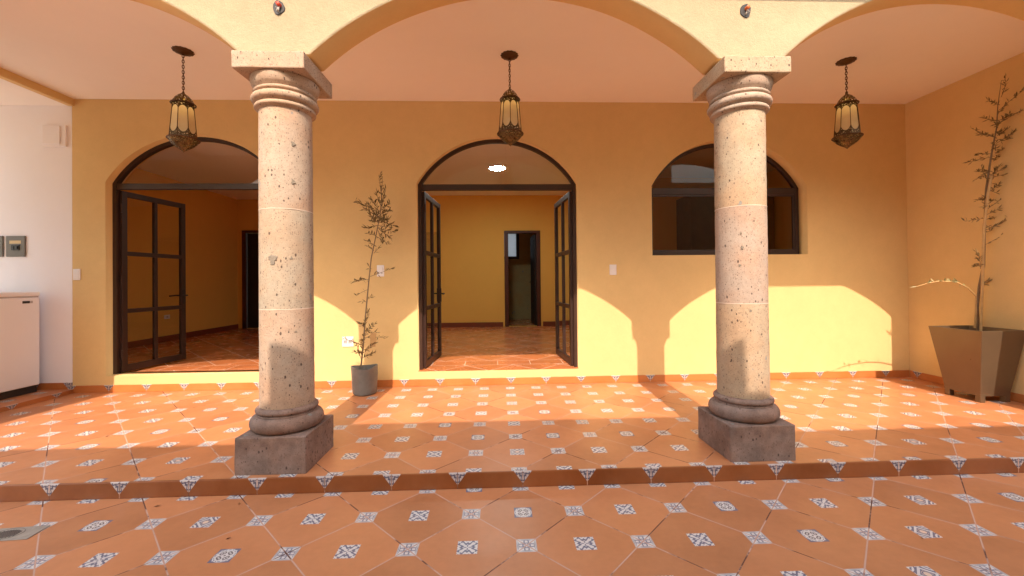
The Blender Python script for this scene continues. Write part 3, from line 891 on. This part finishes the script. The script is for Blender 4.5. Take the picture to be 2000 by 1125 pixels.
# chest freezer
t = thing('chest_freezer', 'white chest freezer on a black base by the white wall', 'freezer', (-4.93, 3.85, 0.140))
def rbox(a, r): 
    bm = bx(*a); bmesh.ops.bevel(bm, geom=bm.edges[:], offset=r, segments=4, affect='EDGES', profile=0.5); return bm
obj('body', rbox((-0.62, 0, -0.76, 0.765, 0.075, 1.010), 0.014), 'enamel', t)
obj('lid', rbox((-0.622, 0.006, -0.765, 0.765, 1.0235, 1.070), 0.014), 'enamel', t)
obj('seal', bx(-0.61, -0.008, -0.75, 0.755, 1.009, 1.025), 'slot', t)
obj('base', bx(-0.60, -0.020, -0.74, 0.75, 0.0, 0.0755), 'black', t)
obj('badge', boxes([(0.0002, 0.004, 0.60, 0.665, 0.950, 0.975)]), 'black', t)
obj('badge', boxes([(0.0002, 0.004, 0.672, 0.692, 0.950, 0.975)]), 'slot', t)

# ------------------------------------------------------------------ lanterns
def lantern(loc, label, rot):
    t = thing('hanging_lantern', label, 'lantern', loc, 'pierced brass hanging lanterns', rot)
    zt = ZC - loc[2]                          # ceiling above the lantern's bottom rim plane (z=0)
    cp = bmesh.new(); n = 28
    prof = [(0.006, zt-0.030), (0.030, zt-0.028), (0.052, zt-0.016), (0.074, zt-0.010), (0.080, zt-0.0005)]
    lathe(cp, prof, n)
    for v in cp.verts:
        r = math.hypot(v.co.x, v.co.y)
        if r > 0.07:
            k = 1 + 0.04*math.cos(14*math.atan2(v.co.y, v.co.x)); v.co.x *= k; v.co.y *= k
    obj('canopy', cp, 'brass', t, True)
    ch = bmesh.new(); z = zt-0.030; i = 0; ztip = 0.425
    while z > ztip-0.01:
        rot3 = (Matrix.Rotation(PI/2*(i % 2) + 0.3, 3, 'Z') @ Matrix.Rotation(PI/2, 3, 'X'))
        torus(ch, (0, 0, z-0.016), 0.0085, 0.0026, rot3, 14, 6, 1.75); z -= 0.0235; i += 1
    tube(ch, [(0.004, 0.002, zt-0.03), (-0.005, 0.004, zt-0.12), (0.006, -0.003, zt-0.2), (0.0, 0.0, ztip)], 0.0016, 5)
    obj('chain', ch, 'brass', t, True)
    dome = [(0.003, 0.428), (0.007, 0.420), (0.010, 0.408), (0.022, 0.398), (0.042, 0.382), (0.062, 0.358), (0.076, 0.332), (0.082, 0.312)]
    obj('dome', lathe(bmesh.new(), dome[::-1], 48, False), 'fretd', t, True)
    ri = bmesh.new(); torus(ri, (0, 0, 0.310), 0.088, 0.0055, None, 48, 8); obj('upper_rim', ri, 'brass', t, True)
    ri = bmesh.new(); torus(ri, (0, 0, 0.0), 0.114, 0.0065, None, 48, 8); obj('lower_rim', ri, 'brass', t, True)
    st = PI/8
    def body(r0, r1, z0, z1, n=8, sub=1):
        bm = bmesh.new(); lathe(bm, [(r0, z0), (r1, z1)], n, False, st*0); return bm
    obj('panes', body(0.1015, 0.0765, 0.003, 0.308), 'pane', t)
    rb_ = bmesh.new()
    for k in range(8):
        a = 2*PI*k/8
        tube(rb_, [(0.104*math.cos(a), 0.104*math.sin(a), 0.0), (0.0785*math.cos(a), 0.0785*math.sin(a), 0.308)], 0.0030, 6)
    obj('ribs', rb_, 'brass', t, True)
    def rr(z): return 0.1045 + (0.079-0.1045)*z/0.308
    obj('lower_fretwork', body(rr(0.0), rr(0.115), 0.0, 0.115), 'fret_low', t)
    obj('upper_fretwork', body(rr(0.225), rr(0.312), 0.225, 0.312), 'fret_up', t)
    bowl = [(0.112, -0.002), (0.103, -0.022), (0.080, -0.050), (0.050, -0.074), (0.022, -0.092), (0.008, -0.104), (0.003, -0.112)]
    obj('bowl', lathe(bmesh.new(), bowl, 48, False), 'fretb', t, True)
    b = bmesh.new(); bmesh.ops.create_uvsphere(b, u_segments=16, v_segments=10, radius=0.022)
    for v in b.verts: v.co.z += 0.285
    obj('bulb', b, 'bulb', t, True)
lantern((-2.745, 3.70, 2.540), 'pierced brass lantern hanging in the left arch before the left doorway', 0.2)
lantern((0.120, 3.716, 2.604), 'pierced brass lantern hanging in the middle arch before the middle doorway', 0.0)
lantern((3.305, 3.755, 2.598), 'pierced brass lantern hanging in the right arch near the planter', 0.35)

# ------------------------------------------------------------------ wiring boxes on the arcade wall
def wire_box(x, z, cap, label, s):
    t = thing('wiring_box', label, 'wiring box', (x, YF, z), 'open wiring boxes on the arcade')
    rg = bmesh.new()
    prof_o = [(0.036*math.cos(2*PI*k/14)*(1+0.10*math.sin(3*k+s)), 0.045*math.sin(2*PI*k/14)*(1+0.10*math.sin(5*k+s))) for k in range(14)]
    obj('box', plate(prof_o, [], -0.006, 0.001), 'black', t)
    cp = bmesh.new(); lathe(cp, [(0.004, 0.030), (0.011, 0.026), (0.014, 0.0)], 10)
    for v in cp.verts: v.co = Vector((v.co.x+0.006, -v.co.z-0.006, v.co.y+0.012))
    obj('wire_nut', cp, cap, t, True)
    wi = bmesh.new()
    for k in range(4):
        a = random.uniform(-0.02, 0.02)
        tube(wi, [(0.004*k-0.006, -0.006, -0.026+a*0.3), (0.012*math.sin(k*2), -0.026, -0.014+a), (0.006+0.003*k, -0.012, 0.008)], 0.0022, 5)
    obj('wires', wi, 'wire', t, True)
wire_box(-1.379, 3.024, 'redcap', 'open wiring box with red wire nut above the left column', 1)
wire_box(1.655, 3.048, 'orangecap', 'open wiring box with orange wire nut above the right column', 4)

# ------------------------------------------------------------------ plants
def leaf(bm, p, d, L, wd, up):
    d = d.normalized(); s = d.cross(up)
    if s.length < 1e-3: s = d.cross(Vector((1, 0, 0)))
    s.normalize(); n = s.cross(d)
    c = random.uniform(-0.12, 0.12)*L
    a = bm.verts.new(p); m1 = bm.verts.new(p+d*L*0.45+s*wd+n*wd*0.4); m2 = bm.verts.new(p+d*L*0.45-s*wd+n*wd*0.4)
    mid = bm.verts.new(p+d*L*0.5); e = bm.verts.new(p+d*L+n*c)
    bm.faces.new((a, m1, mid)); bm.faces.new((m1, e, mid)); bm.faces.new((a, mid, m2)); bm.faces.new((mid, e, m2))

def rv(): return Vector((random.uniform(-1, 1), random.uniform(-1, 1), random.uniform(-1, 1)))

def twig(par, lf, p0, p1, r0, nleaf, L, wd, sag=0.0, depth=0.0, tip=0.15, dens_from=0.1):
    p0 = Vector(p0); p1 = Vector(p1); n = 7; pts = []
    side = rv()*0.10*(p1-p0).length
    for k in range(n+1):
        f = k/n
        pts.append(p0.lerp(p1, f) + side*math.sin(PI*f)*0.5 + Vector((0, depth*f, -sag*math.sin(PI*f)*-1)))
    br = bmesh.new(); tube(br, pts, [r0*(1-0.8*k/n) + 0.0006 for k in range(n+1)], 6)
    obj('branch', br, 'bark', par, True)
    nleaf = int(nleaf*1.9)
    for i in range(nleaf):
        f = dens_from + (1-dens_from)*(i+random.random())/nleaf
        k = min(int(f*n), n-1); p = pts[k].lerp(pts[k+1], f*n-k)
        d = (pts[k+1]-pts[k]).normalized()
        out = (rv()*0.9 + d*0.7 + Vector((0, 0, 0.25)))
        leaf(lf, p, out, L*random.uniform(0.6, 1.15), wd*1.12*random.uniform(0.7, 1.2), rv())
    return pts

def sapling(base, label):
    Y = base[1]
    t = thing('potted_sapling', label, 'sapling', base)
    B = Vector(base)
    # crumpled nursery bag
    bg = bmesh.new(); n = 40
    prof = [(0.108, 0.0), (0.120, 0.012), (0.122, 0.10), (0.126, 0.2), (0.132, 0.285), (0.126, 0.288), (0.121, 0.24)]
    lathe(bg, prof, n, False)
    f0 = [v for v in bg.verts if v.co.z < 0.001]; bg.faces.new(f0[:n])
    for v in bg.verts:
        a = math.atan2(v.co.y, v.co.x)
        k = 1 + 0.05*math.sin(4*a+0.6)*(0.4+v.co.z*2.5) + 0.05*noise.noise(Vector((math.cos(a)*3, math.sin(a)*3, v.co.z*12)))*2
        v.co.x *= k; v.co.y *= k
        if v.co.z > 0.2: v.co.z += 0.012*math.sin(2*a+1.0)
    pot = obj('nursery_bag', bg, 'bag', t, True)
    so_ = bmesh.new(); lathe(so_, [(0.118, 0.232), (0.06, 0.240), (0.005, 0.245)], 24, False); obj('soil', so_, 'soil', pot, True)
    tr = bmesh.new(); lf = bmesh.new()
    path = [(705, 716), (708, 680), (713, 620), (720, 560), (726, 505), (735, 455), (742, 415), (745, 380), (748, 345)]
    pts = [at(x, y, Y) - B for x, y in path]
    for i, p in enumerate(pts): p.y += 0.02*math.sin(i*1.3)
    tube(tr, pts, [0.0085, 0.008, 0.0072, 0.0064, 0.0058, 0.005, 0.004, 0.003, 0.0016], 8)
    obj('trunk', tr, 'bark', t, True)
    P = lambda x, y: at(x, y, Y) - B
    T = [((745, 385), (747, 343), 12, .05), ((744, 402), (735, 372), 8, .05), ((742, 415), (757, 372), 8, .06), ((742, 418), (698, 394), 11, .07), ((741, 425), (712, 408), 9, .07),
         ((741, 428), (770, 440), 13, .06), ((740, 432), (722, 430), 12, .06), ((741, 420), (757, 408), 10, .06), ((738, 445), (760, 462), 10, .06), ((738, 440), (716, 448), 10, .06),
         ((739, 435), (750, 420), 14, .06), ((738, 450), (752, 475), 7, .05), ((737, 440), (768, 445), 7, .05), ((740, 430), (733, 412), 10, .06),
         ((741, 415), (728, 388), 9, .06), ((741, 412), (766, 398), 9, .06), ((739, 436), (725, 420), 10, .06), ((739, 436), (758, 428), 12, .06), ((738, 446), (772, 452), 8, .06), ((743, 400), (756, 385), 8, .05), ((741, 424), (722, 400), 9, .06), ((735, 462), (756, 476), 7, .05), ((735, 460), (722, 456), 6, .05),
         ((733, 480), (710, 468), 5, .05), ((730, 495), (740, 480), 4, .05), ((731, 490), (716, 480), 4, .045),
         ((722, 545), (690, 549), 9, .06), ((723, 540), (765, 524), 7, .06), ((724, 530), (715, 515), 4, .05), ((720, 565), (697, 578), 3, .05), ((717, 590), (706, 588), 2, .05), ((717, 585), (727, 578), 3, .04),
         ((711, 650), (722, 605), 12, .045), ((711, 655), (732, 632), 10, .05), ((710, 660), (748, 662), 8, .05), ((709, 675), (678, 660), 9, .06), ((708, 690), (735, 668), 12, .05),
         ((708, 690), (694, 686), 8, .05), ((707, 700), (730, 690), 9, .05), ((706, 705), (698, 668), 8, .05), ((712, 640), (703, 630), 7, .05), ((711, 645), (735, 652), 6, .05), ((707, 700), (716, 650), 14, .045)]
    for a, b, nl, L in T:
        p0, p1 = P(*a), P(*b); p1.y += random.uniform(-0.10, 0.10)
        twig(t, lf, p0, p1, 0.0022, int(nl*(1.15 if a[1] < 460 else 1.1)), L, 0.0062)
    obj('foliage', lf, 'olive', t)
    tg = obj('price_tag', bx(-0.03, 0.03, -0.001, 0.001, -0.075, 0.075), 'cane', t)
    tg.location = P(727, 665) + Vector((0, 0.03, 0)); tg.rotation_euler = (0.1, 0.05, 0.5)
sapling((-1.425, 4.42, ZP+0.0005), 'thin brown olive sapling in a grey nursery bag by the left column')

def planter():
    X0, X1, Y0, Y1 = 4.385, 4.822, 3.580, 4.050
    cx, cy = (X0+X1)/2, (Y0+Y1)/2
    t = thing('potted_olive_tree', 'tall sparse olive tree in a tapered brown metal planter, right corner', 'potted tree', (cx, cy, ZP))
    hw, hd = (X1-X0)/2, (Y1-Y0)/2; bw_, bd_ = hw-0.075, hd-0.082
    H = 0.675; zb = 0.065
    pt = bmesh.new()
    ring = lambda x, y, z: [pt.verts.new((sx*x, sy*y, z)) for sx, sy in ((-1, -1), (1, -1), (1, 1), (-1, 1))]
    r = [ring(bw_, bd_, zb), ring(hw, hd, H), ring(hw-0.012, hd-0.012, H), ring(hw-0.035, hd-0.035, H-0.10)]
    pt.faces.new(r[0])
    for a, b in zip(r, r[1:]):
        for k in range(4): pt.faces.new((a[k], a[(k+1) % 4], b[(k+1) % 4], b[k]))
    pl = obj('planter', pt, 'planter', t, bevel=0.004)
    rim = bmesh.new()
    for z0, z1, x, y in ((zb-0.004, zb+0.012, bw_+0.003, bd_+0.003),):
        box(rim, -x, x, -y, y, z0, z1)
    obj('base_band', rim, 'planter', pl)
    for sx in (-1, 1):
        for sy in (-1, 1):
            x, y = sx*(bw_-0.022), sy*(bd_-0.022)
            obj('foot', bx(x-0.024, x+0.024, y-0.024, y+0.024, 0.0005, zb-0.0045), 'planter', pl, bevel=0.003)
    sl_ = bmesh.new(); v = [sl_.verts.new((sx*(hw-0.033), sy*(hd-0.033), H-0.09)) for sx, sy in ((-1, -1), (1, -1), (1, 1), (-1, 1))]; sl_.faces.new(v)
    obj('soil', sl_, 'soil', pl)
    B = Vector((cx, cy, ZP)); Y = 3.95
    P = lambda x, y, yy=None: at(x, y, (3.93 - 0.30*(650-y)/500) if yy is None else yy) - B
    tr = bmesh.new(); lf = bmesh.new(); pl_b = bmesh.new(); pl_l = bmesh.new(); cn = bmesh.new()
    path = [(1911, 655), (1911, 600), (1912, 560), (1919, 518), (1924, 451), (1928, 370), (1935, 300), (1945, 250), (1951, 205), (1957, 156)]
    pts = [P(*q) for q in path]
    for i, p in enumerate(pts): p.y += 0.010*math.sin(i*1.7)
    tube(tr, pts, [0.0125, 0.012, 0.0115, 0.011, 0.010, 0.009, 0.007, 0.005, 0.0032, 0.0015], 8); obj('trunk', tr, 'bark', t, True)
    spath = [(1907, 658), (1911, 540), (1913, 451), (1921, 382), (1928, 345)]
    sp = [P(x, y) + Vector((0, -0.035, 0)) for x, y in spath]
    cpts = [sp[k//3].lerp(sp[k//3+1], (k % 3)/3) for k in range(12)] + [sp[-1]]
    tube(cn, cpts, [0.0105 + (0.0014 if k % 3 == 0 else 0) for k in range(13)], 8); obj('stake', cn, 'cane', t, True)
    T = [((1955, 190), (1958, 152), 9, .05), ((1953, 205), (1940, 190), 6, .045), ((1952, 215), (1972, 185), 7, .05), ((1950, 235), (1925, 228), 9, .05), ((1950, 240), (1988, 210), 10, .05),
         ((1949, 250), (1930, 245), 9, .05), ((1947, 270), (1915, 262), 8, .05), ((1947, 262), (1975, 250), 10, .05), ((1946, 280), (1985, 248), 13, .05), ((1944, 300), (1978, 282), 12, .05),
         ((1943, 305), (1910, 312), 10, .05), ((1941, 315), (1968, 300), 11, .05), ((1938, 335), (1905, 335), 10, .05), ((1938, 340), (1985, 305), 9, .05), ((1934, 360), (1900, 330), 7, .05),
         ((1932, 375), (1965, 352), 9, .05), ((1930, 385), (1906, 392), 8, .05), ((1928, 400), (1985, 378), 10, .055), ((1926, 420), (1968, 400), 9, .05), ((1926, 425), (1900, 430), 6, .05),
         ((1925, 430), (1992, 413), 14, .055), ((1923, 450), (1955, 425), 8, .05), ((1922, 455), (1990, 432), 8, .05), ((1920, 480), (1962, 450), 5, .05),
         ((1915, 525), (1888, 492), 10, .055), ((1916, 520), (1896, 520), 5, .05),
         ((1936, 300), (1908, 300), 6, .045), ((1932, 335), (1898, 352), 6, .045), ((1930, 350), (1978, 335), 7, .045), ((1929, 370), (1990, 395), 7, .045), ((1927, 395), (1899, 410), 5, .045),
         ((1926, 410), (1990, 365), 8, .045), ((1940, 275), (1990, 275), 8, .045), ((1941, 268), (1912, 245), 6, .045), ((1948, 225), (1980, 200), 6, .045), ((1925, 440), (1975, 455), 5, .045),
         ((1944, 295), (1925, 285), 9, .05), ((1949, 245), (1965, 225), 9, .05), ((1938, 345), (1955, 325), 9, .05), ((1933, 365), (1950, 340), 9, .05), ((1948, 265), (1990, 238), 8, .05)]
    for a, b, nl, L in T:
        p0, p1 = P(*a), P(*b); p1.y += random.uniform(-0.12, 0.08)
        twig(t, lf, p0, p1, 0.0019, int(nl*1.25), L*0.92, 0.0058)
    # long low shoots
    twig(t, lf, P(1912, 558), P(1942, 543), 0.0024, 7, .05, .0065)
    twig(t, lf, P(1912, 562), P(1984, 556), 0.0030, 8, .05, .0065, sag=0.09)
    obj('foliage', lf, 'olive2', t)
    s0, s1 = P(1904, 640, 3.90), P(1906, 575, 3.80)
    tube(pl_b, [s0, s0.lerp(s1, 0.5)+Vector((0.004, 0, 0)), s1], [0.009, 0.008, 0.006], 8)
    a = P(1906, 578, 3.80); b = P(1790, 560, 3.62); mid = P(1868, 551, 3.70); m2 = P(1835, 549, 3.66)
    pp = [a, P(1890, 562, 3.75), mid, m2, P(1812, 553, 3.64), b]
    tube(pl_b, pp, [0.006, 0.0055, 0.005, 0.004, 0.003, 0.0015], 7)
    for i in range(16):
        f = random.uniform(0.25, 1)*5; k = min(int(f), 4)
        p = pp[k].lerp(pp[k+1], f-k)
        leaf(pl_l, p, rv()*0.8+Vector((-0.3, -0.2, 0.35)), random.uniform(.035, .06), 0.008, rv())
    obj('sunlit_shoot', pl_b, 'cane', t, True); obj('shoot_leaves', pl_l, 'pale', t)
planter()

# ------------------------------------------------------------------ drain and litter on the courtyard floor
t = thing('floor_drain', 'worn metal floor drain set in the courtyard tiles, lower left', 'drain', (-2.50, 2.205, 0.0005), None, math.radians(4))
obj('plate', bx(-0.24, 0.125, -0.055, 0.062, 0.0, 0.004), 'grate', t, bevel=0.002)
g = bmesh.new()
for k in range(-4, 5):
    x = k*0.012 - 0.02; hh = 0.036*math.sqrt(max(0, 1-(k/5)**2))
    box(g, x-0.0035, x+0.0035, -hh, hh, 0.0042, 0.0050)
obj('grille', g, 'black', t)
rg = bmesh.new(); torus(rg, (-0.02, 0.003, 0.004), 0.068, 0.0016, None, 32, 5, 0.72); obj('ring', rg, 'panel', t)

def litter(x, y, z, rot, s, mat, label, cat='leaf'):
    bm = bmesh.new()
    pts = [(0, 0, 0), (0.4, 0.22, 0.12), (1.0, 0.02, 0.25), (0.45, -0.24, 0.16), (0.45, 0.0, 0.02)]
    v = [bm.verts.new(Vector(p)*s) for p in pts]
    for f in ((0, 4, 1), (1, 4, 2), (2, 4, 3), (3, 4, 0)): bm.faces.new([v[i] for i in f])
    bmesh.ops.solidify(bm, geom=bm.faces[:], thickness=0.0008)
    o = obj('dry_leaf', bm, mat, loc=(x, y, z+0.001)); o.rotation_euler = (0.1, 0.1, rot)
    tag(o, label, cat, 'dry leaf litter on the tiles')
litter(-1.368, 2.105, 0, 0.5, 0.024, 'dryleaf', 'dark curled dry leaf on a courtyard tile at lower left')
litter(-1.496, 2.425, 0, 2.2, 0.030, 'litter', 'pale orange dry leaf just below the step riser')
litter(-1.985, 2.436, 0, 0.2, 0.040, 'litter', 'pale straw sliver on the courtyard near the left drain')
litter(2.039, 1.923, 0, 1.2, 0.018, 'litter', 'tiny pale dry leaf on the courtyard tiles at lower right')
litter(-3.05, 3.30, ZP, 0.9, 0.030, 'litter', 'pale dry leaf lying on the sunlit porch tiles at the left')
